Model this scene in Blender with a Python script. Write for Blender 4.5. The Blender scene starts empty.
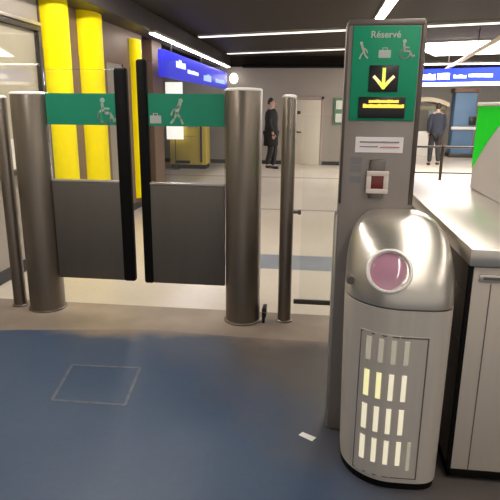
import bpy, bmesh, math, random
from mathutils import Vector, Matrix
random.seed(4)
PI = math.pi
COL = bpy.context.scene.collection
scene = bpy.context.scene

# ------------------------------------------------------------------ materials
def mat(name, col, rough=.5, metal=0., var=.06, scale=8., stretch=(1, 1, 1), emit=None, estr=0., bump=0., spec=.5, coat=0.):
    m = bpy.data.materials.new(name); m.use_nodes = True
    nt = m.node_tree; N = nt.nodes; L = nt.links
    b = N['Principled BSDF']
    tc = N.new('ShaderNodeTexCoord'); mp = N.new('ShaderNodeMapping'); mp.inputs['Scale'].default_value = stretch
    no = N.new('ShaderNodeTexNoise'); no.inputs['Scale'].default_value = scale; no.inputs['Detail'].default_value = 4
    L.new(tc.outputs['Object'], mp.inputs['Vector']); L.new(mp.outputs[0], no.inputs['Vector'])
    cr = N.new('ShaderNodeMix'); cr.data_type = 'RGBA'
    cr.inputs[6].default_value = (*[c * (1 - var) for c in col], 1); cr.inputs[7].default_value = (*[min(1, c * (1 + var)) for c in col], 1)
    L.new(no.outputs[0], cr.inputs[0]); L.new(cr.outputs[2], b.inputs['Base Color'])
    b.inputs['Roughness'].default_value = rough; b.inputs['Metallic'].default_value = metal
    b.inputs['Specular IOR Level'].default_value = spec
    b.inputs['Coat Weight'].default_value = coat
    if emit:
        b.inputs['Emission Color'].default_value = (*emit, 1); b.inputs['Emission Strength'].default_value = estr
    if bump:
        bu = N.new('ShaderNodeBump'); bu.inputs['Strength'].default_value = bump; bu.inputs['Distance'].default_value = .004
        L.new(no.outputs[0], bu.inputs['Height']); L.new(bu.outputs[0], b.inputs['Normal'])
    return m

def glass(name, tint=(.97, .98, .97), refl=.9):
    m = bpy.data.materials.new(name); m.use_nodes = True
    nt = m.node_tree; N = nt.nodes; L = nt.links
    N.remove(N['Principled BSDF'])
    t = N.new('ShaderNodeBsdfTransparent'); t.inputs[0].default_value = (*tint, 1)
    g = N.new('ShaderNodeBsdfGlossy'); g.inputs['Roughness'].default_value = .03
    f = N.new('ShaderNodeFresnel'); f.inputs[0].default_value = 1.45
    mu = N.new('ShaderNodeMath'); mu.operation = 'MULTIPLY'; mu.inputs[1].default_value = refl
    mx = N.new('ShaderNodeMixShader')
    L.new(f.outputs[0], mu.inputs[0]); L.new(mu.outputs[0], mx.inputs[0]); L.new(t.outputs[0], mx.inputs[1]); L.new(g.outputs[0], mx.inputs[2])
    L.new(mx.outputs[0], N['Material Output'].inputs[0])
    return m

WARM = (1., .93, .83)
M = {}
M['steel'] = mat('brushed_steel', (.175, .147, .12), .38, .75, .12, 40, (1, 1, .05))
M['steel_valid'] = mat('satin_validator_steel', (.62, .56, .49), .4, .3, .1, 40, (1, 1, .05))
M['totem'] = mat('totem_grey_metal', (.27, .235, .215), .45, .3, .08, 20, (1, 1, .1))
M['steel_dark'] = mat('dark_brushed_steel', (.17, .15, .132), .42, .7, .12, 40, (1, 1, .05))
M['steel_light'] = mat('pale_brushed_steel', (.60, .56, .50), .3, .8, .08, 40, (.05, 1, 1))
M['cap'] = mat('bright_cap_steel', (.92, .89, .84), .4, .1, .05)
M['cabinet'] = mat('cabinet_steel', (.60, .53, .455), .5, .2, .06, 30, (1, 1, .06))
M['chrome'] = mat('chrome', (.75, .72, .70), .12, 1., .03)
M['leaf_metal'] = mat('grey_brown_leaf_metal', (.105, .092, .08), .45, .25, .1, 25, (1, 1, .1))
M['rubber'] = mat('black_rubber', (.004, .004, .004), .6, 0, .2, spec=.12)
M['black'] = mat('black_plastic', (.008, .008, .009), .35, 0, .2)
M['green'] = mat('green_film', (.010, .215, .125), .45, 0, .08, 5, spec=.35)
M['green_plate'] = mat('green_plate', (.006, .29, .145), .5, 0, .07, 5, spec=.3)
M['bright_green'] = mat('bright_green_film', (.012, .80, .025), .65, 0, .05, spec=.1)
M['picto'] = mat('pale_pictogram', (.50, .56, .50), .5, 0, .08)
M['picto_dim'] = mat('pale_green_pictogram', (.30, .42, .34), .5, 0, .08)
M['suitcase'] = mat('grey_pictogram', (.42, .44, .42), .5, 0, .05)
M['glass'] = glass('clear_glass')
M['glass_matte'] = glass('antireflective_glass', (.97, .97, .95), .1)
M['edge'] = mat('dark_brown_edge_metal', (.10, .078, .066), .4, .5, .1)
M['white'] = mat('white_paint', (.75, .72, .68), .5, 0, .04)
M['paper'] = mat('white_paper', (.85, .83, .80), .7, 0, .04)
M['sticker'] = mat('white_sticker', (.88, .82, .82), .5, 0, .05)
M['print'] = mat('grey_print', (.28, .24, .25), .6)
M['redprint'] = mat('red_print', (.55, .22, .22), .6)
M['yellow_led'] = mat('yellow_led', (.8, .5, .03), .5, 0, .1, 30, emit=(1., .62, .08), estr=0.4)
M['arrow_led'] = mat('green_yellow_led', (.6, .7, .1), .5, 0, .1, 30, emit=(.72, .78, .10), estr=0.36)
M['arrow_tip'] = mat('pale_led', (.8, .7, .4), .5, 0, .1, 30, emit=(.85, .62, .30), estr=0.36)
M['lens'] = mat('pink_lens', (.50, .26, .35), .12, 0, .08, 6, coat=.6)
M['red_window'] = mat('dark_red_window', (.16, .025, .02), .2, 0, .1)
M['frame_white'] = mat('white_reader_frame', (.72, .62, .57), .4, 0, .04)
M['slot'] = mat('lit_slot', (.7, .66, .5), .5, 0, .1, 12, emit=(1., .90, .66), estr=0.2)
M['slot_yellow'] = mat('yellow_lit_slot', (.7, .66, .3), .5, 0, .1, 12, emit=(1., .92, .50), estr=0.24)
M['slot_dim'] = mat('dim_slot', (.45, .41, .33), .5, 0, .1, 12, emit=(1., .9, .7), estr=0.07)
M['yellow'] = mat('yellow_enamel', (.98, .80, .002), .45, 0, .03, 3, spec=.08)
M['wall'] = mat('grey_wall_panels', (.30, .27, .24), .5, 0, .08, 2)
M['wall_left'] = mat('left_wall_panels', (.31, .275, .24), .4, 0, .08, 2)
M['baseboard'] = mat('dark_baseboard', (.02, .02, .025), .5)
M['ceiling'] = mat('brown_ceiling_slats', (.024, .018, .012), .7, 0, .12, 10, (.1, 4, 1), spec=.25)
M['bulkhead'] = mat('dark_bulkhead', (.035, .028, .030), .5, 0, .1)
M['lamp'] = mat('fluorescent_diffuser', (.9, .9, .88), .5, 0, .01, emit=WARM, estr=9.)
M['lamp_fill'] = mat('fill_diffuser', (.9, .9, .88), .5, 0, .01, emit=WARM, estr=14.)
M['lamp_bright'] = mat('bright_diffuser', (.9, .9, .88), .5, 0, .01, emit=WARM, estr=6.)
M['lamp_dim'] = mat('dim_diffuser', (.9, .9, .88), .5, 0, .01, emit=WARM, estr=.5)
M['lamp_housing'] = mat('lamp_housing', (.35, .33, .30), .5)
M['sign_blue'] = mat('backlit_blue', (.01, .02, .3), .6, 0, .1, 3, emit=(.010, .035, .62), estr=.36, spec=.08)
M['sign_blue_left'] = mat('backlit_deep_blue', (.02, .02, .4), .4, 0, .1, 3, emit=(.03, .035, .52), estr=.36, spec=.08)
M['sign_text'] = mat('backlit_white', (.8, .85, .9), .5, 0, .02, emit=(.62, .80, 1.), estr=0.42)
M['sign_text_dim'] = mat('backlit_pale_blue', (.5, .6, .9), .5, 0, .02, emit=(.22, .40, .95), estr=0.34)
M['poster'] = mat('backlit_poster', (.85, .85, .8), .5, 0, .02, emit=(1, .97, .9), estr=.32)
M['olive_yellow'] = mat('dull_yellow_panel', (.66, .50, .055), .45, 0, .15, 4)
M['brown'] = mat('brown_column', (.16, .095, .06), .5, 0, .15, 4)
M['door'] = mat('cream_door', (.60, .55, .46), .5, 0, .04)
M['door_frame'] = mat('door_frame_paint', (.36, .28, .25), .5, 0, .05)
M['exit_green'] = mat('exit_sign_green', (.12, .25, .16), .5, 0, .05)
M['exit_white'] = mat('exit_sign_white', (.68, .72, .66), .5, 0, .05)
M['blue_pillar'] = mat('blue_pillar_paint', (.10, .19, .33), .45, 0, .1, 3)
M['rail_grey'] = mat('grey_rail_steel', (.065, .056, .05), .4, .5, .05)
M['case_in'] = mat('display_case_lining', (.46, .42, .34), .5, 0, .12, 3)
M['case_sheet'] = mat('display_sheet', (.62, .60, .50), .5, 0, .06, 3)
M['beige'] = mat('beige_canopy', (.60, .52, .38), .5, 0, .06)
M['olive'] = mat('olive_panel', (.22, .19, .11), .5, 0, .1)
M['pale_blue'] = mat('pale_blue_panel', (.45, .58, .62), .4, 0, .1, 4)
M['ground_pale'] = None
M['skin'] = mat('skin', (.50, .32, .24), .5, 0, .05)
M['coat'] = mat('black_coat', (.008, .007, .007), .8, 0, .2)
M['trouser'] = mat('dark_trousers', (.018, .018, .022), .8, 0, .2)
M['navy'] = mat('navy_jacket', (.018, .022, .038), .8, 0, .15)
M['hair'] = mat('dark_hair', (.012, .009, .007), .6, 0, .2)
M['shoe'] = mat('black_shoes', (.010, .010, .010), .5)
M['eye'] = mat('eye_dark', (.02, .015, .012), .2)
M['lip'] = mat('lips', (.36, .16, .13), .5)

def floor_mat(name, cols, rough, scale, bump=0., spec=.5):
    m = bpy.data.materials.new(name); m.use_nodes = True
    nt = m.node_tree; N = nt.nodes; L = nt.links; b = N['Principled BSDF']
    tc = N.new('ShaderNodeTexCoord')
    n1 = N.new('ShaderNodeTexNoise'); n1.inputs['Scale'].default_value = scale; n1.inputs['Detail'].default_value = 6
    n2 = N.new('ShaderNodeTexNoise'); n2.inputs['Scale'].default_value = scale * 40; n2.inputs['Detail'].default_value = 2
    L.new(tc.outputs['Object'], n1.inputs['Vector']); L.new(tc.outputs['Object'], n2.inputs['Vector'])
    r = N.new('ShaderNodeValToRGB'); e = r.color_ramp.elements
    e[0].position = .35; e[1].position = .65
    e[0].color = (*cols[0], 1); e[1].color = (*cols[1], 1)
    L.new(n1.outputs[0], r.inputs[0])
    mx = N.new('ShaderNodeMix'); mx.data_type = 'RGBA'; mx.blend_type = 'OVERLAY'; mx.inputs[0].default_value = .15
    L.new(r.outputs[0], mx.inputs[6]); L.new(n2.outputs[1], mx.inputs[7]); L.new(mx.outputs[2], b.inputs['Base Color'])
    b.inputs['Roughness'].default_value = rough; b.inputs['Specular IOR Level'].default_value = spec
    return m
M['floor_pale'] = floor_mat('pale_stone_floor', ((.60, .53, .46), (.68, .61, .53)), .28, .8)
M['floor_strip'] = floor_mat('worn_threshold_stone', ((.24, .19, .155), (.34, .27, .215)), .5, 2.2)
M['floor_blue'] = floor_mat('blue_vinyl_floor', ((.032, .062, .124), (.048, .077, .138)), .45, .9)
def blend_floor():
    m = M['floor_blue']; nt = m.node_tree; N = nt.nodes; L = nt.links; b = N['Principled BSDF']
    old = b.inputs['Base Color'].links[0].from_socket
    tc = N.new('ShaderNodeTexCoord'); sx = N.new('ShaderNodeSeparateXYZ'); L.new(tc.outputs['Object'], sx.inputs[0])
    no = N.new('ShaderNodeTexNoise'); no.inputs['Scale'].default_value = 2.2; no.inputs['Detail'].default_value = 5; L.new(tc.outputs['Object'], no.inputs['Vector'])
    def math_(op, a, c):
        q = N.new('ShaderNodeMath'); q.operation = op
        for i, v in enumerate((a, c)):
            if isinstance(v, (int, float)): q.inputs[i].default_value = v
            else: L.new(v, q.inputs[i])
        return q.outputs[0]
    # grey-brown lane, part wear, part shadow painted into the colour: signed distance to a line from the right post to the validator
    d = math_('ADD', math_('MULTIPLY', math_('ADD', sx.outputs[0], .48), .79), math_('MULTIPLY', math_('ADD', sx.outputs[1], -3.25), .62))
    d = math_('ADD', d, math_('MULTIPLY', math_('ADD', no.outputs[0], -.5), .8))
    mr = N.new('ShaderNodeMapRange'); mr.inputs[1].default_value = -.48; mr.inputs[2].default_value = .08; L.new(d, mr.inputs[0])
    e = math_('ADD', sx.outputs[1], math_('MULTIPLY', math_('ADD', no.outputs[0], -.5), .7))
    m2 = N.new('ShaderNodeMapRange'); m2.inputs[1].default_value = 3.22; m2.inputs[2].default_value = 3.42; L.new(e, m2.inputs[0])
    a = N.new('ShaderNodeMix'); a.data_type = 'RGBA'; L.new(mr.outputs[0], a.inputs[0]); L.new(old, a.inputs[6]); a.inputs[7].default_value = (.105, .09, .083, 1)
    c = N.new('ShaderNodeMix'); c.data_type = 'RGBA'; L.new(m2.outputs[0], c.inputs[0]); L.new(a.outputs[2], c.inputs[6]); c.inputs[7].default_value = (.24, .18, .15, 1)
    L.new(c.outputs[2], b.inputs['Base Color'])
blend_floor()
M['floor_grey'] = floor_mat('grey_worn_floor', ((.11, .105, .105), (.16, .14, .13)), .42, 1.5)
M['floor_band'] = floor_mat('blue_grey_floor_band', ((.22, .24, .29), (.27, .29, .33)), .35, 1.5)
M['floor_joint'] = floor_mat('grey_floor_joint', ((.30, .27, .25), (.36, .33, .30)), .4, 1.5)
M['hatch_line'] = floor_mat('worn_hatch_metal', ((.085, .10, .13), (.16, .16, .17)), .45, 14.)

# ------------------------------------------------------------------ mesh builder
class MB:
    def __init__(s): s.bm = bmesh.new()
    def _mat(s, geom, R, loc):
        bmesh.ops.transform(s.bm, matrix=Matrix.Translation(loc) @ R, verts=geom)
    def box(s, lo, hi, bevel=0., seg=2):
        g = bmesh.ops.create_cube(s.bm, size=1.)['verts']
        sz = [hi[i] - lo[i] for i in range(3)]; c = [(hi[i] + lo[i]) / 2 for i in range(3)]
        for v in g: v.co = Vector([v.co[i] * sz[i] + c[i] for i in range(3)])
        if bevel:
            ed = list({e for v in g for e in v.link_edges})
            bmesh.ops.bevel(s.bm, geom=ed, offset=bevel, segments=seg, affect='EDGES', profile=.5)
        return s
    def bar(s, a, b, w, h, up=(0, 0, 1), bevel=0.):
        """rectangular bar from a to b"""
        a = Vector(a); b = Vector(b); d = (b - a); l = d.length; d.normalize()
        up = Vector(up); x = d.cross(up).normalized(); z = x.cross(d)
        g = bmesh.ops.create_cube(s.bm, size=1.)['verts']
        R = Matrix((x, d, z)).transposed()
        for v in g: v.co = R @ Vector((v.co.x * w, v.co.y * l, v.co.z * h)) + (a + b) / 2
        if bevel:
            bmesh.ops.bevel(s.bm, geom=list({e for v in g for e in v.link_edges}), offset=bevel, segments=2, affect='EDGES', profile=.5)
        return s
    def tube(s, a, b, r, n=20, r2=None):
        a = Vector(a); b = Vector(b); d = b - a
        R = d.to_track_quat('Z', 'Y').to_matrix().to_4x4()
        bmesh.ops.create_cone(s.bm, cap_ends=True, segments=n, radius1=r, radius2=r if r2 is None else r2, depth=d.length,
                              matrix=Matrix.Translation((a + b) / 2) @ R)
        return s
    def lathe(s, prof, origin=(0, 0, 0), axis=(0, 0, 1), n=36):
        """prof: list of (r, h); capped at both ends"""
        R = Vector(axis).normalized().to_track_quat('Z', 'Y').to_matrix(); o = Vector(origin)
        rings = []
        for r, h in prof:
            if r < 1e-6: rings.append([s.bm.verts.new(o + R @ Vector((0, 0, h)))]); continue
            rings.append([s.bm.verts.new(o + R @ Vector((r * math.cos(2 * PI * k / n), r * math.sin(2 * PI * k / n), h))) for k in range(n)])
        for p, q in zip(rings, rings[1:]):
            for k in range(n):
                k2 = (k + 1) % n
                f = [p[k % len(p)], p[k2 % len(p)], q[k2 % len(q)], q[k % len(q)]]
                u = []
                for v in f:
                    if v not in u: u.append(v)
                if len(u) > 2:
                    try: s.bm.faces.new(u)
                    except ValueError: pass
        for r in (rings[0], rings[-1]):
            if len(r) > 2:
                try: s.bm.faces.new(r)
                except ValueError: pass
        return s
    def loft(s, rings, cap=True):
        vs = [[s.bm.verts.new(p) for p in r] for r in rings]; n = len(vs[0])
        for p, q in zip(vs, vs[1:]):
            for k in range(n): s.bm.faces.new((p[k], p[(k + 1) % n], q[(k + 1) % n], q[k]))
        if cap: s.bm.faces.new(vs[0]); s.bm.faces.new(vs[-1])
        return s
    def prism(s, pts, d):
        """polygon pts (3D) extruded by vector d"""
        d = Vector(d); a = [s.bm.verts.new(p) for p in pts]; b = [s.bm.verts.new(Vector(p) + d) for p in pts]; n = len(a)
        s.bm.faces.new(a); s.bm.faces.new(b)
        for k in range(n): s.bm.faces.new((a[k], a[(k + 1) % n], b[(k + 1) % n], b[k]))
        return s
    def ball(s, c, r, sc=(1, 1, 1), n=16):
        bmesh.ops.create_uvsphere(s.bm, u_segments=n, v_segments=n // 2 + 2, radius=r,
                                  matrix=Matrix.Translation(c) @ Matrix.Diagonal((*sc, 1)))
        return s
    def add_mesh(s, me, T=None):
        t = bmesh.new(); t.from_mesh(me)
        if T: bmesh.ops.transform(t, matrix=T, verts=t.verts)
        tmp = bpy.data.meshes.new('tmp'); t.to_mesh(tmp); t.free(); s.bm.from_mesh(tmp); bpy.data.meshes.remove(tmp)
        return s
    def build(s, name, m, parent=None, smooth=True, angle=35):
        bmesh.ops.recalc_face_normals(s.bm, faces=s.bm.faces)
        off = Vector((0, 0, 0)); p = parent
        while p is not None: off += p.location; p = p.parent
        bmesh.ops.translate(s.bm, verts=s.bm.verts, vec=-off)
        if smooth:
            for f in s.bm.faces: f.smooth = True
            for e in s.bm.edges:
                if len(e.link_faces) == 2:
                    if e.calc_face_angle(0) > math.radians(angle): e.smooth = False
        me = bpy.data.meshes.new(name); s.bm.to_mesh(me); s.bm.free()
        for mm in (m if isinstance(m, (list, tuple)) else [m]): me.materials.append(mm)
        o = bpy.data.objects.new(name, me); COL.objects.link(o)
        if parent is not None: o.parent = parent
        return o

def tag(o, label, cat, group=None, kind=None):
    o['label'] = label; o['category'] = cat
    if group: o['group'] = group
    if kind: o['kind'] = kind
    return o
def thing(name, loc, label, cat, group=None):
    o = bpy.data.objects.new(name, None); o.empty_display_size = .1; o.location = loc; COL.objects.link(o)
    return tag(o, label, cat, group)
def struct(o):
    o['kind'] = 'structure'; return o
def part_label(o, t): o['label'] = t; return o

# ------------------------------------------------------------------ camera (hall runs along +Y)
F, YAW, PIT, ROL = 544.3, .1197, .2577, .00843
cy, sy, cp, sp = math.cos(YAW), math.sin(YAW), math.cos(PIT), math.sin(PIT)
r0 = Vector((cy, sy, 0)); w0 = Vector((-sy * cp, cy * cp, -sp)); u0 = r0.cross(w0)
rr = math.cos(ROL) * r0 + math.sin(ROL) * u0; uu = -math.sin(ROL) * r0 + math.cos(ROL) * u0
cam = bpy.data.cameras.new('camera'); cam.sensor_width = 36; cam.lens = F / 500 * 36; cam.clip_start = .05
co = bpy.data.objects.new('camera', cam); COL.objects.link(co)
mw = Matrix((rr, uu, -w0)).transposed().to_4x4(); mw.translation = Vector((0, 0, 1.5)); co.matrix_world = mw
scene.camera = co

# ------------------------------------------------------------------ the setting
ZC = 2.75
fl = MB()
def poly(b, pts, mi):
    f = b.bm.faces.new([b.bm.verts.new((x, y, 0)) for x, y in pts]); f.material_index = mi
    if f.normal.z < 0: f.normal_flip()
edge1 = [(-6.5, 2.8), (-2.66, 3.12), (-1.98, 3.27), (-1.1, 3.40), (-.47, 3.36), (-.12, 3.36), (.10, 3.36), (.6, 3.36), (7, 3.36)]
edge2 = [(-6.5, 3.84), (-2.66, 3.84), (-1.98, 3.84), (-1.1, 3.84), (-.47, 3.84), (-.12, 3.84), (.10, 3.84), (.6, 3.84), (7, 3.84)]
near = [(x, -2.5) for x, _ in edge1]
for k in range(8):
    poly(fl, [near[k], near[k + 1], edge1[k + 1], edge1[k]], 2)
    poly(fl, [edge1[k], edge1[k + 1], edge2[k + 1], edge2[k]], 1)
for y0, y1, mi in ((3.84, 4.98, 0), (4.98, 5.5, 4), (5.5, 8.05, 0), (8.05, 8.15, 5), (8.15, 11.9, 0), (11.9, 12.05, 5), (12.05, 22, 0)):
    if mi == 4:
        poly(fl, [(-6.5, y0), (-1.0, y0), (-1.0, y1), (-6.5, y1)], 0); poly(fl, [(-1.0, y0), (7, y0), (7, y1), (-1.0, y1)], 4)
    else: poly(fl, [(-6.5, y0), (7, y0), (7, y1), (-6.5, y1)], mi)
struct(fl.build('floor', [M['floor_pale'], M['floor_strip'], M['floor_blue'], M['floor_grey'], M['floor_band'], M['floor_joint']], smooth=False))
struct(MB().box((-6.5, -2.5, ZC), (7, 22, ZC + .1)).build('ceiling', M['ceiling'], smooth=False))
# transverse ceiling ribs, slanted like the lamps
def slant(x0, y0, x1, y1, z0, z1, w):
    return MB().bar((x0, y0, (z0 + z1) / 2), (x1, y1, (z0 + z1) / 2), w, z1 - z0)
struct(MB().box((-2.76, -2.5, 0), (-2.66, 8.35, ZC)).build('wall_left', M['wall_left'], smooth=False))
struct(MB().box((-6.6, 8.25, 0), (-2.76, 8.35, ZC)).build('wall_left_return', M['wall'], smooth=False))
struct(MB().box((-6.6, 8.35, 0), (-6.5, 14.8, ZC)).build('wall_left_far', M['wall'], smooth=False))
struct(MB().box((-6.5, 14.8, 0), (1.25, 14.9, 2.50)).build('wall_back', M['wall'], smooth=False))
struct(MB().box((-6.5, 14.86, 2.5), (1.25, 15.0, ZC)).build('wall_back_upper', M['ceiling'], smooth=False))
struct(MB().box((-2.0, 14.62, 2.47), (1.25, 14.86, 2.55), .005).build('trim_2', M['rubber'], smooth=False))
struct(MB().box((1.15, 14.9, 0), (1.25, 21.9, ZC)).build('wall_passage', M['wall'], smooth=False))
struct(MB().box((1.25, 21.9, 0), (7, 22, ZC)).build('wall_far', M['white'], smooth=False))
struct(MB().box((7, -2.5, 0), (7.1, 22, ZC)).build('wall_right', M['wall'], smooth=False))
struct(MB().box((-2.66, -2.5, 0), (-2.645, 8.35, .11), .003).build('baseboard_left', M['baseboard'], smooth=False))
struct(MB().box((-6.5, 14.785, 0), (-.66, 14.8, .10)).box((.10, 14.785, 0), (1.25, 14.8, .10)).build('baseboard_back', M['baseboard'], smooth=False))
# bulkhead duct along the upper left
struct(MB().box((-2.66, 3.0, 2.50), (-2.33, 14.75, ZC), .01).build('trim_1', M['bulkhead'], smooth=False))
struct(MB().box((-3.0, 8.75, 0), (-2.62, 9.3, 2.5), .01).build('trim_3', M['brown'], smooth=False))

# display case set in the left wall
dc = thing('display_case', (-2.66, 4.2, 1.0), 'pale wall display case with dark frame at the far left, beside the yellow columns', 'display case')
fr = MB()
fr.box((-2.66, 2.6, 2.16), (-2.60, 5.16, 2.20), .004).box((-2.66, 2.6, .90), (-2.60, 5.16, .94), .004)
fr.box((-2.66, 5.10, .94), (-2.60, 5.16, 2.16), .004).box((-2.66, 2.6, .94), (-2.60, 2.66, 2.16), .004)
part_label(fr.build('frame', M['rail_grey'], dc), 'dark grey frame')
MB().box((-2.66, 2.6, 2.205), (-2.59, 5.16, 2.235), .004).build('top_trim', M['steel_light'], dc)
MB().box((-2.66, 2.66, .94), (-2.645, 5.10, 2.16)).build('back_panel', M['case_in'], dc, smooth=False)
MB().box((-2.645, 4.30, .95), (-2.640, 4.86, 1.21), .002).build('sheet', M['paper'], dc, smooth=False)
MB().box((-2.615, 2.66, .94), (-2.610, 5.10, 2.16)).build('glass_pane', M['glass_matte'], dc, smooth=False)

bpn = thing('wall_panel', (-2.655, 6.9, 2.0), 'dark brown panel band high on the left wall behind the yellow columns', 'wall panel')
MB().box((-2.66, 5.22, 2.03), (-2.645, 8.33, 2.5), .003).build('board', M['brown'], bpn, smooth=False)
for y0, y1 in ((5.17, 5.235), (5.73, 6.05), (6.61, 6.85), (7.45, 7.74)): MB().box((-2.66, y0, .11), (-2.635, y1, 2.03), .003).build('strip', M['brown'], bpn, smooth=False)
# yellow half-round wall columns
def ycol(y, r, z0, z1, label, bulge):
    b = MB(); n = 28; rings = []
    for z in (z0, z1):
        rings.append([(-2.655 + bulge * math.sin(PI * k / n), y - r * math.cos(PI * k / n), z) for k in range(n + 1)])
    b.loft(rings)
    c = thing('wall_column', (-2.655, y, z0), label, 'column', 'yellow columns on the left wall')
    b.build('shell', M['yellow'], c, angle=60)
    b = MB()
    b.loft([[(-2.655 + (bulge + .012) * math.sin(PI * k / n), y - (r + .012) * math.cos(PI * k / n), z) for k in range(n + 1)] for z in (z0, z0 + .06)])
    b.build('foot_ring', M['brown'], c, angle=60)
ycol(5.48, .24, .11, 2.5, 'glossy yellow half-round column nearest to the display case', .15)
ycol(6.33, .27, .11, 2.5, 'middle glossy yellow half-round column of three on left wall', .16)
ycol(7.93, .18, .11, 2.40, 'farthest glossy yellow column, seen between the two gate leaves', .11)

# ------------------------------------------------------------------ gate posts
def post(name, x, y, r, h, label, cat, group, bracket=None):
    t = thing(name, (x, y, 0), label, cat, group)
    MB().lathe([(r, .012), (r, h - .02), (r - .002, h - .016)], (x, y, 0), n=48).build('shaft', M['steel'], t)
    MB().lathe([(r, h - .016), (r + .001, h - .008), (r - .008, h), (r * .5, h + .004), (0, h + .005)], (x, y, 0), n=48).build('cap', M['cap'], t)
    MB().lathe([(r + .012, 0), (r + .012, .008), (r + .003, .014)], (x, y, 0), n=48).build('base_ring', M['steel_dark'], t)
    return t
pl = post('gate_post', -2.005, 3.72, .128, 1.585, 'thick steel gate post on the left, holding the leaf before the yellow columns', 'post', 'thick gate posts')
pr_ = post('gate_post', -.492, 3.68, .123, 1.615, 'thick steel gate post on the right, beside the thin post', 'post', 'thick gate posts')
b = MB().box((-.345, 3.60, .05), (-.315, 3.70, .12), .006).box((-.345, 3.62, .0), (-.325, 3.68, .05), .004).tube((-.33, 3.60, .085), (-.33, 3.585, .085), .012)
b.build('floor_latch', M['black'], pr_)
post('barrier_post', -2.235, 3.73, .047, 1.56, 'thin round steel post at the far left edge', 'post', 'thin barrier posts')
ps = post('barrier_post', -.192, 3.70, .047, 1.575, 'thin round steel post between the thick right gate post and the sign totem', 'post', 'thin barrier posts')
MB().tube((-.15, 3.70, .80), (-.11, 3.70, .80), .010).box((-.115, 3.685, .785), (-.094, 3.715, .815), .004).build('glass_clamp', M['steel_dark'], ps)

# glass barrier between the thin post and the totem
gb = thing('glass_barrier', (.0, 3.70, .14), 'clear glass barrier pane with low steel rail between thin post and totem', 'barrier')
MB().box((-.128, 3.686, .135), (.42, 3.714, .165), .004).build('bottom_rail', M['rail_grey'], gb)
MB().box((-.09, 3.696, .165), (.42, 3.704, 1.45)).build('glass_pane', M['glass'], gb, smooth=False)
MB().tube((.40, 3.70, 0), (.40, 3.70, 1.5), .025).build('end_post', M['steel'], gb)

# ------------------------------------------------------------------ pictograms (flat marks in XZ facing -Y)
def disc(b, x, z, r, y, t=.002, n=20):
    b.prism([(x + r * math.cos(2 * PI * k / n), y, z + r * math.sin(2 * PI * k / n)) for k in range(n)], (0, -t, 0)); return b
def stroke(b, pts, w, y, t=.002):
    for (x0, z0), (x1, z1) in zip(pts, pts[1:]):
        d = Vector((x1 - x0, z1 - z0)).normalized(); q = Vector((-d.y, d.x)) * w / 2; e = d * w * .3
        b.prism([(x0 + q.x - e.x, y, z0 + q.y - e.y), (x1 + q.x + e.x, y, z1 + q.y + e.y), (x1 - q.x + e.x, y, z1 - q.y + e.y), (x0 - q.x - e.x, y, z0 - q.y - e.y)], (0, -t, 0))
    return b
def arc(b, x, z, r, a0, a1, w, y):
    n = 14
    stroke(b, [(x + r * math.cos(a0 + (a1 - a0) * k / n), z + r * math.sin(a0 + (a1 - a0) * k / n)) for k in range(n + 1)], w, y); return b
def wheelchair(b, x, z, s, y):
    """centre x, base z, height s, facing right"""
    disc(b, x - .08 * s, z + .90 * s, .10 * s, y)
    stroke(b, [(x - .10 * s, z + .76 * s), (x - .06 * s, z + .40 * s), (x + .22 * s, z + .38 * s), (x + .38 * s, z + .10 * s), (x + .48 * s, z + .14 * s)], .11 * s, y)
    stroke(b, [(x - .08 * s, z + .58 * s), (x + .18 * s, z + .56 * s)], .08 * s, y)
    arc(b, x - .02 * s, z + .26 * s, .27 * s, PI * .72, PI * 1.95, .075 * s, y); return b
def stroller(b, x, z, s, y, f=1):
    """walking person pushing; f = side faced"""
    disc(b, x + f * .18 * s, z + .90 * s, .09 * s, y)
    stroke(b, [(x + f * .14 * s, z + .78 * s), (x, z + .42 * s)], .15 * s, y)
    stroke(b, [(x, z + .42 * s), (x + f * .16 * s, z + .22 * s), (x + f * .24 * s, z)], .09 * s, y)
    stroke(b, [(x, z + .42 * s), (x - f * .08 * s, z + .2 * s), (x - f * .24 * s, z + .02 * s)], .09 * s, y)
    stroke(b, [(x + f * .12 * s, z + .68 * s), (x - f * .16 * s, z + .50 * s), (x - f * .22 * s, z + .34 * s)], .07 * s, y); return b
def suitcase(b, x, z, w, h, y):
    b.box((x - w / 2, y - .002, z), (x + w / 2, y, z + h), .0008, 1); stroke(b, [(x - w * .18, z + h), (x - w * .18, z + h * 1.25), (x + w * .18, z + h * 1.25), (x + w * .18, z + h)], h * .10, y); return b

# ------------------------------------------------------------------ gate leaves
def leaf(x0, x1, bx0, bx1, y, top, bot, label, marks):
    """x0..x1 glass, bx0..bx1 the rubber edge"""
    t = thing('gate_leaf', ((x0 + x1) / 2, y, bot), label, 'gate leaf', 'glass gate leaves')
    MB().box((x0, y - .006, .98), (x1, y + .006, top - .01), .002, 1).build('glass_pane', M['glass'], t, smooth=False)
    b = MB().box((x0, y - .0075, 1.368), (x1, y + .0075, 1.578)); gbnd = b.build('green_band', M['green'], t, smooth=False)
    marks(gbnd, y - .0075)
    lp = MB().box((x0, y - .02, bot + .005), (x1, y + .02, .972), .006).build('lower_panel', M['leaf_metal'], t)
    MB().box((x0, y - .021, .972), (x1, y + .021, .988), .003).build('clamp_trim', M['steel_light'], t)
    MB().box((bx0, y - .028, bot), (bx1, y + .028, top), .018, 3).build('rubber_edge', M['rubber'], t)
    return t
def marksL(p, y):
    part_label(wheelchair(MB(), -1.452, 1.385, .165, y).build('pictogram', M['picto_dim'], p, smooth=False), 'pale wheelchair user pictogram')
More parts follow.
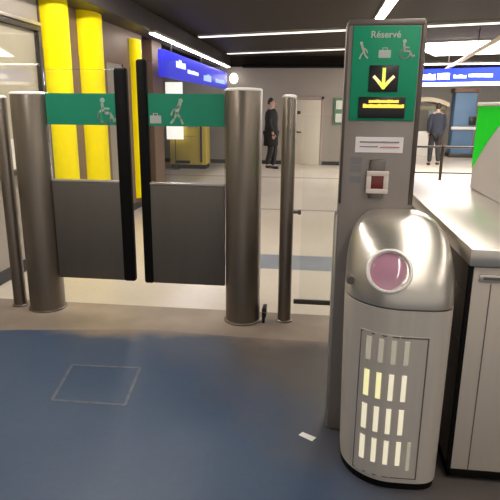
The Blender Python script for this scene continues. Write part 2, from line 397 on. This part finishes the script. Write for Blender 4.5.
def marksR(p, y):
    part_label(suitcase(MB(), -1.085, 1.385, .078, .052, y).build('pictogram', M['suitcase'], p, smooth=False), 'grey suitcase pictogram')
    part_label(stroller(MB(), -.94, 1.385, .165, y, 1).build('pictogram', M['picto_dim'], p, smooth=False), 'pale walking person pictogram')
leaf(-1.874, -1.36, -1.375, -1.285, 3.70, 1.745, .25, 'left glass gate leaf with green wheelchair band before the yellow columns', marksL)
leaf(-1.14, -.618, -1.205, -1.135, 3.66, 1.795, .255, 'right glass gate leaf with green suitcase band, hung on the right post', marksR)

# ------------------------------------------------------------------ sign totem
TX0, TX1, TY = .100, .408, 2.35
tt = thing('sign_totem', (.254, 2.42, 0), 'tall grey sign totem with green reserved-lane plate behind the ticket validator', 'sign totem')
MB().box((TX0, TY, 0), (TX1, TY + .13, 1.832), .008).build('column', M['totem'], tt)
MB().box((TX0 + .006, TY - .004, 1.815), (TX1 - .006, TY + .134, 1.838), .004).build('top_cap', M['steel_dark'], tt)
MB().box((TX0 - .012, TY + .01, 0), (TX0 + .002, TY + .12, 1.05), .005).build('side_strip', M['steel_light'], tt)
for x0, x1 in ((TX0 - .001, TX0 + .010), (TX1 - .018, TX1 + .001)): MB().box((x0, TY - .003, 1.10), (x1, TY + .02, 1.82), .003).build('edge_trim', M['edge'], tt)
gp = MB().box((.124, TY - .006, 1.448), (.386, TY, 1.812), .004).build('green_plate', M['green_plate'], tt)
yy = TY - .006
part_label(stroller(MB(), .170, 1.690, .064, yy, -1).build('pictogram', M['picto'], gp, smooth=False), 'pale pushchair pictogram')
part_label(suitcase(MB(), .252, 1.692, .048, .030, yy).build('pictogram', M['picto'], gp, smooth=False), 'pale suitcase pictogram')
part_label(wheelchair(MB(), .332, 1.690, .072, yy).build('pictogram', M['picto'], gp, smooth=False), 'pale wheelchair pictogram')
def text_mesh(s, size, x, y, z, align='CENTER'):
    cu = bpy.data.curves.new('t', 'FONT'); cu.body = s; cu.size = size; cu.align_x = align; cu.extrude = .0008; cu.offset = .0006
    o = bpy.data.objects.new('t', cu); COL.objects.link(o); bpy.context.view_layer.update()
    me = bpy.data.meshes.new_from_object(o.evaluated_get(bpy.context.evaluated_depsgraph_get()))
    bpy.data.objects.remove(o); bpy.data.curves.remove(cu)
    b = MB(); b.add_mesh(me, Matrix.Translation((x, y, z)) @ Matrix.Rotation(PI / 2, 4, 'X')); bpy.data.meshes.remove(me)
    return b
text_mesh('Réservé', .036, .252, yy - .001, 1.768).build('lettering', M['picto'], gp, smooth=False)
d1 = MB().box((.196, yy - .006, 1.562), (.312, yy, 1.664), .003).build('arrow_display', M['black'], tt)
ya = yy - .006
a1 = MB(); stroke(a1, [(.254, 1.650), (.254, 1.590)], .013, ya); stroke(a1, [(.254, 1.578), (.237, 1.598)], .013, ya); stroke(a1, [(.254, 1.578), (.271, 1.598)], .013, ya)
a1.build('arrow', M['arrow_led'], d1, smooth=False)
for q in ([(.235, 1.601), (.216, 1.620)], [(.273, 1.601), (.292, 1.620)]): stroke(MB(), q, .012, ya).build('arrow_barb', M['arrow_tip'], d1, smooth=False)
d2 = MB().box((.160, yy - .006, 1.458), (.347, yy, 1.542), .003).build('message_display', M['black'], tt)
def dashes(b, x0, x1, z, h, y, wmin, wmax, gap, sk=.0):
    x = x0
    while x < x1 - wmin * .5:
        w = min(random.uniform(wmin, wmax), x1 - x); hh = h * random.uniform(.8, 1.)
        b.prism([(x, y, z), (x + w, y, z), (x + w + sk, y, z + hh), (x + sk, y, z + hh)], (0, -.0015, 0)); x += w + gap
    return b
for a_ in ((.200, .322, 1.519, .012), (.178, .342, 1.499, .016)): dashes(MB(), *a_, ya, .008, .014, .0).build('message', M['yellow_led'], d2, smooth=False)
stk = MB().box((.157, TY - .002, 1.318), (.352, TY, 1.382), .001, 1).build('sticker', M['sticker'], tt, smooth=False)
for a_ in ((.175, .335, 1.358, .007), (.175, .25, 1.340, .005)): dashes(MB(), *a_, TY - .002, .012, .022, .0).build('print', M['print'], stk, smooth=False)
dashes(MB(), .258, .338, 1.338, .006, TY - .002, .012, .022, .0).build('print', M['redprint'], stk, smooth=False)
fn = mat('faded_notice', (.20, .19, .20), .5)
for z in (1.19, 1.235, 1.27): MB().box((.140, TY - .0012, z), (.188, TY, z + .028)).build('notice', fn, tt, smooth=False)
rd = MB().box((.222, TY - .022, 1.128), (.285, TY, 1.29), .004).build('scanner', M['steel_dark'], tt)
b = MB()
b.box((.209, TY - .030, 1.224), (.300, TY - .018, 1.244), .003).box((.209, TY - .030, 1.150), (.300, TY - .018, 1.170), .003)
b.box((.209, TY - .030, 1.170), (.229, TY - .018, 1.224), .003).box((.280, TY - .030, 1.170), (.300, TY - .018, 1.224), .003)
b.build('scanner_frame', M['frame_white'], rd)
MB().box((.228, TY - .026, 1.168), (.281, TY - .020, 1.226), .002).build('scanner_window', M['red_window'], rd)

# ------------------------------------------------------------------ ticket validator
VCX = .340
NL, NR = 1.95, 4.5
def ring(z, a, yf, yb, k_=1., N=64, dx=0.):
    cyy = (yf + yb) / 2; bb = (yb - yf) / 2; out = []
    for k in range(N):
        t = 2 * PI * k / N; c, s_ = math.cos(t), math.sin(t); n = (NL if c < 0 else NR) * k_ if s_ < 0 else 5.
        out.append((VCX + dx + a * math.copysign(abs(c) ** (2 / n), c), cyy + bb * math.copysign(abs(s_) ** (2 / n), s_), z))
    return out
A, YF, YB, NE = .202, 1.945, 2.349, 3.0
def front(x):
    u = min(.999, abs((x - VCX) / A)); n = NL if x < VCX else NR; return (YF + YB) / 2 - (YB - YF) / 2 * (1 - u ** n) ** (1 / n)
vt = thing('ticket_validator', (VCX, 2.15, 0), 'rounded steel ticket validator with pink reader eye, standing before the sign totem', 'ticket validator')
MB().loft([ring(0, A - .012, YF + .010, YB, dx=.006), ring(.035, A - .010, YF + .008, YB, dx=.006)]).build('base', M['rubber'], vt)
MB().loft([ring(.036, A - .009, YF, YB, dx=.006), ring(.40, A - .004, YF, YB, dx=.003), ring(.772, A, YF, YB)]).build('body', M['steel_valid'], vt, angle=40)
MB().loft([ring(.772, A - .004, YF + .004, YB), ring(.780, A - .004, YF + .004, YB)]).build('seam', M['steel_dark'], vt)
hd = [(.780, .201, 1.945), (.80, .2015, 1.945), (.84, .201, 1.952), (.88, .200, 1.966), (.92, .197, 1.986), (.96, .191, 2.012), (1.0, .181, 2.045), (1.03, .167, 2.078), (1.055, .148, 2.115), (1.072, .125, 2.155), (1.082, .098, 2.195), (1.086, .06, 2.24)]
head = MB().loft([ring(z, a, yf, YB, 1. if z < .9 else .95) for z, a, yf in hd]).build('reader_head', M['steel_light'], vt, angle=70)
# contactless reader eye
c = Vector((.285, 1.992, .910)); nrm = Vector((-.16, -.86, .46)).normalized()
b = MB().lathe([(.086, -.05), (.086, .006), (.083, .013), (.077, .015), (.073, .008), (.071, -.004), (.071, -.05)], c, nrm, 48); b.build('reader_ring', M['cap'], head)
b = MB().lathe([(.071, -.05), (.071, -.004), (.055, .004), (.03, .009), (0, .011)], c, nrm, 48); b.build('reader_lens', M['lens'], head)
# curved grille panel with lit slots
b = MB(); n = 14; xs = [.193 + (.445 - .193) * k / n for k in range(n + 1)]
outer = [(x, front(x) - .003) for x in xs]; inner = [(x, front(x) + .004) for x in reversed(xs)]
b.loft([[(x, y, z) for x, y in outer + inner] for z in (.055, .672)])
gpn = b.build('grille_panel', M['steel_valid'], vt, angle=40)
b = MB()
def rim(x0, x1, z0, z1):
    xs_ = [x0 + (x1 - x0) * k / 6 for k in range(7)]
    b.loft([[(x, front(x) - .0036, z) for x in xs_] + [(x, front(x) + .002, z) for x in reversed(xs_)] for z in (z0, z1)])
rim(.196, .199, .058, .669); rim(.438, .443, .058, .669); rim(.199, .438, .664, .669); rim(.199, .438, .058, .062)
b.build('panel_rim', M['steel_dark'], gpn, smooth=False)
rows = ((.556, .652), (.402, .512), (.256, .365), (.118, .224))
for ri, (z0, z1) in enumerate(rows):
    for ci, x in enumerate((.226, .270, .316, .364, .404)):
        if ci == 4 and ri != 3: continue
        m = M['slot_dim'] if ri == 0 or ci == 4 else M['slot_yellow'] if (ri == 1 and ci < 2) else M['slot']
        hw = .009 if ci < 4 else .007
        b = MB(); pts = [x - hw, x, x + hw]
        o_ = [(p, front(p) - .0055) for p in pts]; i_ = [(p, front(p) - .001) for p in reversed(pts)]
        zz0 = z0 - (.02 if ci == 4 and ri == 3 else 0)
        b.loft([[(p, y, z) for p, y in o_ + i_] for z in (zz0, z1)])
        b.build('slot', m, gpn, smooth=False)
b = MB().tube((.150, front(.150) + .02, .845), (.150, front(.150) - .02, .845), .016); b.build('lock', M['steel_dark'], vt)

# ------------------------------------------------------------------ fare gate cabinet
gc = thing('gate_cabinet', (1.05, 3.0, 0), 'long steel fare gate cabinet with bright top at the right edge', 'gate cabinet')
X0, X1, Y0, Y1 = .592, 1.62, 2.045, 4.02
MB().box((X0 + .004, Y0 + .03, 0), (X1, Y1, .045)).build('plinth', M['rubber'], gc)
MB().box((X0, Y0 + .02, .045), (X1, Y1, .925), .006).build('body', M['steel_dark'], gc)
fp = MB().box((X0 + .008, Y0, .05), (X1, Y0 + .022, .925), .006).build('front_panel', M['cabinet'], gc)
MB().box((X0 - .006, Y0 - .001, .018), (X0 + .010, Y0 + .024, .93), .003).box((X0 - .006, Y0 - .001, .018), (X1, Y0 + .024, .052), .003).build('rubber_seal', M['rubber'], gc)
MB().box((X0 + .075, Y0 - .001, .05), (X0 + .079, Y0 + .002, .86)).build('panel_seam', M['steel_dark'], fp, smooth=False)
MB().box((X0 + .030, Y0 - .007, .868), (X1 - .02, Y0 + .004, .898), .004).build('ticket_slot_bezel', M['steel_light'], fp)
MB().box((X0 + .045, Y0 - .009, .878), (X1 - .04, Y0 - .003, .889), .001, 1).build('ticket_slot', M['steel_dark'], fp)
MB().box((X0 - .014, Y0 - .022, .932), (X1, Y1 + .01, 1.0), .008).build('top', M['steel_light'], gc)
MB().box((X0 - .004, Y0 + .05, .80), (X0 + .001, Y1 - .03, .815), .002).box((X0 - .004, Y0 + .05, .60), (X0 + .001, Y1 - .03, .612), .002).build('side_rib', M['steel'], gc)

gh = thing('barrier_housing', (1.2, 3.1, 1.0), 'pale grey barrier housing with green corner standing on the gate cabinet', 'barrier housing')
MB().box((.992, 2.55, 1.001), (1.45, 3.672, 1.515), .008).build('shell', mat('pale_housing', (.60, .545, .53), .4, .05, .05, 3), gh)
pts = [(3.668, 1.512), (3.668, 1.130)]
for k in range(1, 11):
    t = k / 10; pts.append((3.668 - .76 * t, 1.130 + .40 * t + .045 * math.sin(PI * t)))
MB().prism([(.992, y, min(z, 1.512)) for y, z in pts], (-.002, 0, 0)).build('green_panel', M['bright_green'], gh, smooth=False)
MB().box((.985, 2.55, 1.515), (1.455, 3.68, 1.536), .005).build('top_trim', M['white'], gh)

# ------------------------------------------------------------------ things on the near floor
fh = thing('floor_hatch', (-1.17, 2.63, 0), 'square hatch outline worn into the blue floor before the gate', 'floor hatch')
c4 = [(-1.403, 2.816), (-.99, 2.835), (-.937, 2.425), (-1.333, 2.422)]
b = MB()
for p, q in zip(c4, c4[1:] + c4[:1]): b.bar((*p, .001), (*q, .001), .016, .002)
b.build('frame', M['hatch_line'], fh, smooth=False)
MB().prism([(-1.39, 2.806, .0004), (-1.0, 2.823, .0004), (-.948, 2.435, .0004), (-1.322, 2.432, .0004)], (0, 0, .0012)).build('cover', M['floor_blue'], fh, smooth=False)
b = MB(); R = Matrix.Rotation(-.55, 3, 'Z')
pp = [(-.040, -.014, .001), (.036, -.016, .001), (.040, .014, .006), (-.037, .016, .003)]
pp = [tuple(R @ Vector(p) + Vector((.006, 2.268, 0))) for p in pp]
b.prism(pp, (0, 0, .0008))
tag(b.build('paper_scrap', M['paper'], smooth=False), 'small white ticket scrap lying on the floor left of the validator', 'paper scrap')

# ------------------------------------------------------------------ ceiling lamps
def lamp(p, q, w, label, cat='ceiling lamp', m='lamp', z=ZC, h=.05, group='ceiling lamps'):
    p = Vector((*p, z)); q = Vector((*q, z)); t = thing('ceiling_lamp', (p + q) / 2, label, cat, group)
    d = Vector((0, 0, 1))
    MB().bar(p - d * h * .35, q - d * h * .35, w + .03, h * .7).build('housing', M['lamp_housing'], t, smooth=False)
    MB().bar(p - d * h * .8, q - d * h * .8, w, h * .4).build('diffuser', M[m], t, smooth=False)
    return t
lamp((.80, -2.3), (.80, 8.6), .11, 'long strip lamp running along the hall above the sign totem')
lamp((-2.2, 10.34), (3.6, 8.60), .10, 'slanted strip lamp crossing the ceiling, nearest of the crossing ones', m='lamp_dim')
lamp((-2.2, 13.55), (1.2, 12.35), .10, 'slanted strip lamp crossing the ceiling nearest to the back wall', m='lamp_dim')
lamp((-2.31, 7.75), (-2.31, 14.3), .07, 'strip lamp along the edge of the dark bulkhead above the blue left sign', z=2.50)
lamp((2.2, 12.9), (6.2, 11.3), 2.6, 'broad bright luminous ceiling panel above the blue sign on the right', m='lamp_bright')
b = thing('light_rail', (3.0, 11.9, 2.4), 'thin diagonal rail hanging before the luminous ceiling panel', 'rail')
MB().tube((3.527, 19.4, 2.4), (2.333, 8.0, 2.4), .035).build('rail', M['beige'], b)
for k in (.15, .5, .85):
    MB().tube((3.527 - 1.194 * k, 19.4 - 11.4 * k, 2.4), (3.527 - 1.194 * k, 19.4 - 11.4 * k, ZC), .01).build('hanger', M['rail_grey'], b)
# the next two strips are unseen, added to light the columns and validator
lamp((-1.75, 6.25), (-1.75, 1.2), .14, 'added unseen strip lamp above the left gate post, lighting the yellow columns', m='lamp_fill')
lamp((2.7, -1.5), (2.7, 7.5), .11, 'added unseen strip lamp along the hall above the right hand gates')
lamp((-1.9, 17.6), (6.5, 16.4), .12, 'crossing strip lamp in the far passage')
wl = thing('wall_lamp', (-2.2, 14.72, 2.2), 'small glowing wall lamp at the end of the blue left sign', 'lamp')
MB().ball((-2.22, 14.62, 2.20), .11, (1, .7, 1.2)).build('globe', mat('globe', (.9, .9, .85), .4, 0, .01, emit=WARM, estr=2.0), wl)
MB().box((-2.27, 14.66, 2.12), (-2.17, 14.80, 2.28), .01).build('bracket', M['lamp_housing'], wl)

# ------------------------------------------------------------------ hanging blue signs
ls = thing('hanging_sign', (-2.3, 11.5, 2.08), 'backlit blue sign with white lettering hung along the left bulkhead', 'sign', 'backlit blue signs')
MB().box((-2.43, 8.4, 1.93), (-2.33, 14.2, 2.32), .008).build('light_box', M['sign_blue_left'], ls)
for y in (9.0, 11.3, 13.6): MB().tube((-2.38, y, 2.32), (-2.38, y, 2.50), .012).build('hanger', M['rail_grey'], ls)
def ydash(b, y0, y1, z, h, wmin, wmax, gap):
    y = y0
    while y < y1:
        w = min(random.uniform(wmin, wmax), y1 - y); hh = h * random.uniform(.7, 1)
        b.box((-2.329, y, z), (-2.325, y + w, z + hh)); y += w + gap
    return b
ydash(MB(), 9.1, 9.75, 2.11, .13, .16, .22, .0).build('lettering', M['sign_text'], ls, smooth=False)
ydash(MB(), 9.9, 10.8, 2.06, .08, .12, .25, .0).build('lettering', M['sign_text'], ls, smooth=False)
ydash(MB(), 11.3, 12.1, 2.0, .14, .15, .3, .0).build('lettering', M['sign_text_dim'], ls, smooth=False)
ydash(MB(), 12.6, 13.9, 2.02, .1, .2, .4, .0).build('lettering', M['sign_text_dim'], ls, smooth=False)

rs = thing('hanging_sign', (3.3, 13.0, 2.05), 'backlit blue sign with white lettering hung across the hall at the right', 'sign', 'backlit blue signs')
def rz(x): return 2.02 + (x - 2.2) * .035
b = MB().prism([(1.7, 12.95, 2.03), (4.6, 12.95, 2.09), (4.6, 12.95, 2.39), (1.7, 12.95, 2.31)], (0, .12, 0)); b.build('light_box', M['sign_blue'], rs)
MB().prism([(1.7, 12.93, 1.95), (4.6, 12.93, 2.01), (4.6, 12.93, 2.085), (1.7, 12.93, 2.028)], (0, .16, 0)).build('lower_edge', mat('lit_sign_edge', (.8, .76, .8), .5, emit=(1., .86, .88), estr=.2), rs)
for x in (1.9, 4.2): MB().tube((x, 13.0, 2.3), (x, 13.0, ZC), .015).build('hanger', M['rail_grey'], rs)
for a_ in ((2.25, 2.52, 2.10, .13), (2.56, 2.84, 2.11, .14), (3.22, 3.72, 2.165, .07)): dashes(MB(), *a_, 12.95, .05, .09, .0).build('lettering', M['sign_text'], rs, smooth=False)
dashes(MB(), 2.90, 3.17, 2.14, .07, 12.95, .04, .07, .0).build('lettering', M['sign_text_dim'], rs, smooth=False)

# ------------------------------------------------------------------ background furniture
ym = thing('vending_machine', (-3.15, 13.4, 0), 'dull yellow vending machine seen through the right gate leaf', 'machine')
MB().box((-3.60, 13.25, .10), (-2.70, 13.8, 1.30), .015).build('cabinet', M['olive_yellow'], ym)
MB().box((-3.58, 13.27, 0), (-2.72, 13.78, .10)).build('plinth', M['rubber'], ym)
MB().box((-2.84, 13.235, .16), (-2.79, 13.25, 1.24), .004).build('edge_trim', M['rail_grey'], ym)
MB().box((-3.45, 13.238, .13), (-3.10, 13.25, .20), .004).build('tray', M['rubber'], ym)
dashes(MB(), -3.15, -2.9, 1.0, .03, 13.25, .03, .06, .0).build('print', M['print'], ym, smooth=False); dashes(MB(), -3.4, -2.95, .78, .02, 13.25, .03, .06, .0).build('print', M['print'], ym, smooth=False)
wp = thing('poster_board', (-3.42, 13.12, 0), 'tall narrow white lit poster standing before the yellow machine', 'poster')
MB().box((-3.62, 13.06, .72), (-3.22, 13.13, 2.04), .006).build('panel', M['poster'], wp)
MB().tube((-3.42, 13.095, 0), (-3.42, 13.095, .72), .012).build('pole', M['rail_grey'], wp)
MB().lathe([(.10, 0), (.10, .012), (.02, .02)], (-3.42, 13.095, 0)).build('foot', M['rail_grey'], wp)

# door in the back wall
dr = MB().box((-.61, 14.755, 0.005), (.055, 14.79, 1.68), .004).build('door_1', M['door']); struct(dr)
MB().box((-.68, 14.76, 0), (-.615, 14.80, 1.76), .003).box((.06, 14.76, 0), (.125, 14.80, 1.76), .003).box((-.68, 14.76, 1.69), (.125, 14.80, 1.76), .003).build('door_frame', M['door_frame'], dr)
MB().tube((-.54, 14.755, .86), (-.54, 14.70, .86), .02).tube((-.54, 14.70, .86), (-.44, 14.70, .86), .015).build('door_handle', M['rail_grey'], dr)
MB().box((-.56, 14.745, 1.32), (-.47, 14.757, 1.40), .004).build('lock_plate', M['rail_grey'], dr)

ex = thing('wall_sign', (.55, 14.78, 1.05), 'small green double pictogram sign on the back wall beside the totem', 'sign')
MB().box((.39, 14.765, 1.05), (.72, 14.80, 1.74), .006).build('plate', M['exit_green'], ex)
b = MB()
for z in (1.12, 1.45): b.box((.44, 14.76, z), (.67, 14.768, z + .22), .02)
b.build('pictogram', M['exit_white'], ex)

bp = thing('blue_pillar', (4.5, 18.2, 0), 'blue painted square pillar far back between booth and barrier housing', 'pillar')
MB().box((4.16, 18.0, 0), (4.80, 18.5, 2.0), .02).build('shaft', M['blue_pillar'], bp)
MB().box((4.12, 17.97, 0), (4.84, 18.53, .12), .01).build('base', M['rail_grey'], bp)
MB().box((4.12, 17.96, 1.97), (4.84, 18.54, 2.1), .01).build('capital', M['brown'], bp)
MB().box((4.10, 17.93, .86), (4.86, 18.0, .95), .01).build('bumper_rail', M['white'], bp)
MB().box((4.62, 17.94, 1.0), (4.82, 18.0, 1.25), .01).build('call_box', M['black'], bp)

bo = thing('ticket_booth', (3.5, 18.7, 0), 'glazed booth with beige arched canopy behind the walking person', 'booth')
b = MB(); n = 14
top = [(2.7 + 1.35 * k / n, 18.2, 1.66 + .17 * math.sin(PI * k / n)) for k in range(n + 1)]
bot = [(x, y, z - .13) for x, y, z in reversed(top)]
b.prism(top + bot, (0, 1.2, 0)); b.build('canopy', M['beige'], bo)
MB().box((2.78, 18.3, 1.45), (3.98, 18.36, 1.56)).build('fascia', M['olive'], bo)
for x in (2.80, 3.96):
    MB().box((x - .03, 18.28, 0), (x + .03, 18.34, 1.58), .004).build('upright', M['brown'], bo)
MB().box((2.83, 18.30, .80), (3.93, 18.33, 1.45)).build('glass_pane', M['glass'], bo, smooth=False)
MB().box((2.83, 18.30, 0), (3.93, 18.36, .78), .004).build('counter_front', M['white'], bo)
MB().box((3.48, 18.45, 1.14), (3.97, 18.49, 1.50), .005).build('screen', M['pale_blue'], bo)

rb = thing('barrier_rail', (2.42, 11.2, 0), 'low grey steel barrier rail standing beyond the cabinet', 'barrier rail')
MB().tube((1.5, 11.2, .765), (3.4, 11.2, .765), .022).build('top_rail', M['rail_grey'], rb)
MB().tube((1.5, 11.2, .26), (3.4, 11.2, .26), .014).build('lower_rail', M['rail_grey'], rb)
for x in (1.5, 2.44, 3.4):
    MB().tube((x, 11.2, 0), (x, 11.2, .79), .03).lathe([(.07, 0), (.07, .012), (.03, .016)], (x, 11.2, 0)).build('upright', M['rail_grey'], rb)

# ------------------------------------------------------------------ people
def skin_mesh(chains, sub=2):
    """chains: lists of (pos, radius) ; the first vertex of a later chain joins the nearest earlier vertex if equal"""
    bm = bmesh.new(); lay = bm.verts.layers.skin.verify(); seen = {}
    def vert(p, r):
        k = tuple(round(c, 4) for c in p)
        if k in seen: return seen[k]
        v = bm.verts.new(p); rad = r if isinstance(r, tuple) else (r, r); v[lay].radius = rad; v[lay].use_root = not seen; seen[k] = v; return v
    for ch in chains:
        pv = None
        for p, r in ch:
            v = vert(p, r)
            if pv is not None and pv != v and not any(e.other_vert(pv) == v for e in pv.link_edges): bm.edges.new((pv, v))
            pv = v
    me = bpy.data.meshes.new('sk'); bm.to_mesh(me); bm.free()
    o = bpy.data.objects.new('sk', me); COL.objects.link(o)
    o.modifiers.new('s', 'SKIN').use_smooth_shade = True
    sd = o.modifiers.new('d', 'SUBSURF'); sd.levels = sub; sd.render_levels = sub
    bpy.context.view_layer.update()
    out = bpy.data.meshes.new_from_object(o.evaluated_get(bpy.context.evaluated_depsgraph_get()))
    bpy.data.objects.remove(o); bpy.data.meshes.remove(me); return out

def person(x, y, yaw, H, label, top, bottom, step, armswing, coat_len, girth=1.):
    """faces local -Y, then turned by yaw"""
    s = H / 1.70
    T = Matrix.Translation((x, y, 0)) @ Matrix.Rotation(yaw, 4, 'Z') @ Matrix.Scale(s, 4)
    t = thing('person', (x, y, 0), label, 'person')
    pel, spi, che, nek, jaw, hed, crn = (0, 0, .93), (0, .01, 1.12), (0, 0, 1.30), (0, .005, 1.455), (0, -.012, 1.53), (0, -.008, 1.60), (0, .005, 1.655)
    ch = [[(pel, (.15, .11)), (spi, (.135, .10)), (che, (.16, .11)), (nek, .052), (jaw, (.062, .072)), (hed, (.075, .09)), (crn, (.052, .065))]]
    legs, arms, tips = [], [], []
    for sd in (-1, 1):
        st = step * sd
        hip = (.085 * sd, 0, .86); kn = (.09 * sd, -.05 - st * .45, .48); an = (.09 * sd, .02 - st, .085 + (.03 if st < 0 else 0)); toe = (.10 * sd, -.11 - st, .035)
        legs.append([(pel, (.15, .11)), (hip, .095), (kn, .06), (an, .038), (toe, .034)])
        sw = armswing * sd
        sh = (.165 * sd, .005, 1.385); el = (.215 * sd, .03 + sw * .5, 1.12); wr = (.215 * sd, -.06 + sw, .90); pa = (.212 * sd, -.075 + sw * 1.1, .84)
        arms.append([(che, (.16, .11)), (sh, .062), (el, .042), (wr, .027), (pa, (.034, .020))])
        tips.append((pa, sd))
    b = MB(); b.add_mesh(skin_mesh(ch + legs + arms), T)
    for pa, sd in tips:
        p = Vector(pa)
        for k, ln in enumerate((.070, .080, .075, .060)):
            o = Vector((0, -.026 + .017 * k, -.02)); q = p + o
            b.add_mesh(skin_mesh([[(tuple(q), .009), (tuple(q + Vector((-.004 * sd, 0, -ln * .55))), .0085), (tuple(q + Vector((-.018 * sd, 0, -ln))), .007)]], 1), T)
        q = p + Vector((-.005 * sd, -.028, .01))
        b.add_mesh(skin_mesh([[(tuple(q), .011), (tuple(q + Vector((-.012 * sd, -.022, -.03))), .010), (tuple(q + Vector((-.02 * sd, -.026, -.06))), .008)]], 1), T)
    def put(bb, c, r, sc): bb.add_mesh(ball_mesh(r, sc), T @ Matrix.Translation(c))
    put(b, (0, -.105, 1.572), .014, (.8, 1.2, 1.5))
    for sd in (-1, 1): put(b, (.077 * sd, .01, 1.575), .02, (.4, .8, 1.3))
    body = b.build('body', M['skin'], t, angle=180)
    for sd in (-1, 1):
        e = MB(); put(e, (.030 * sd, -.092, 1.595), .0085, (1.2, .7, .8)); e.build('eye', M['eye'], t)
    e = MB(); put(e, (0, -.090, 1.535), .018, (1.2, .5, .35)); e.build('mouth', M['lip'], t)
    hb = MB(); hb.add_mesh(skin_mesh([[((0, .035, 1.535), .066), ((0, .032, 1.61), (.082, .085)), ((0, .010, 1.665), (.068, .085)), ((0, -.035, 1.675), (.055, .045))]]), T)
    hb.build('hair', M['hair'], t, angle=180)
    prof = [(coat_len, .185, .150), (.80, .182, .145), (.95, .178, .138), (1.10, .165, .125), (1.25, .185, .132), (1.36, .190, .120), (1.42, .130, .090), (1.455, .070, .068)]
    prof = [p for p in prof if p[0] >= coat_len]
    jb = MB(); jb.loft([[tuple(T @ Vector((a * girth * math.cos(2 * PI * k / 24), d * girth * math.sin(2 * PI * k / 24), z))) for k in range(24)] for z, a, d in prof])
    for a in arms:
        jb.add_mesh(skin_mesh([[((a[1][0][0] * .6, 0, 1.37), .08), (a[1][0], .082 * girth), (a[2][0], .062 * girth), (a[3][0], .046 * girth)]]), T)
    jb.build('jacket', top, t, angle=180)
    tc = []
    for l in legs: tc.append([(pel, (.165, .125)), (l[1][0], .112), (l[2][0], .08), (l[3][0], .062)])
    tb = MB(); tb.add_mesh(skin_mesh(tc), T); tb.build('trousers', bottom, t, angle=180)
    for l in legs:
        an = Vector(l[3][0]); zz = an.z - .085
        sb = MB(); sb.add_mesh(skin_mesh([[((an.x, an.y + .035, .048 + zz), .046), ((an.x, an.y - .05, .044 + zz), (.048, .042)), ((an.x, an.y - .15, .036 + zz), (.042, .034))]]), T)
        sb.build('shoe', M['shoe'], t, angle=180)
    return t
_bc = {}
def ball_mesh(r, sc):
    bm = bmesh.new(); bmesh.ops.create_uvsphere(bm, u_segments=12, v_segments=8, radius=r, matrix=Matrix.Diagonal((*sc, 1)))
    me = bpy.data.meshes.new('b'); bm.to_mesh(me); bm.free(); return me
person(-1.13, 13.5, PI / 2 - .15, 1.70, 'person in a long black coat standing behind the right gate post', M['coat'], M['trouser'], .06, .03, .58, 1.18)
p2 = person(3.10, 15.2, PI + .1, 1.62, 'person in dark jacket and trousers walking away beyond the barrier rail', M['navy'], M['trouser'], .10, .08, .82, 1.1)

# ------------------------------------------------------------------ world and colour management
wd = bpy.data.worlds.new('world'); scene.world = wd; wd.use_nodes = True
bg = wd.node_tree.nodes['Background']; bg.inputs[0].default_value = (1., .93, .86, 1); bg.inputs[1].default_value = .22
vs = scene.view_settings; vs.view_transform = 'Standard'; vs.look = 'None'; vs.gamma = 1.; vs.exposure = 1.5; vs.use_curve_mapping = False
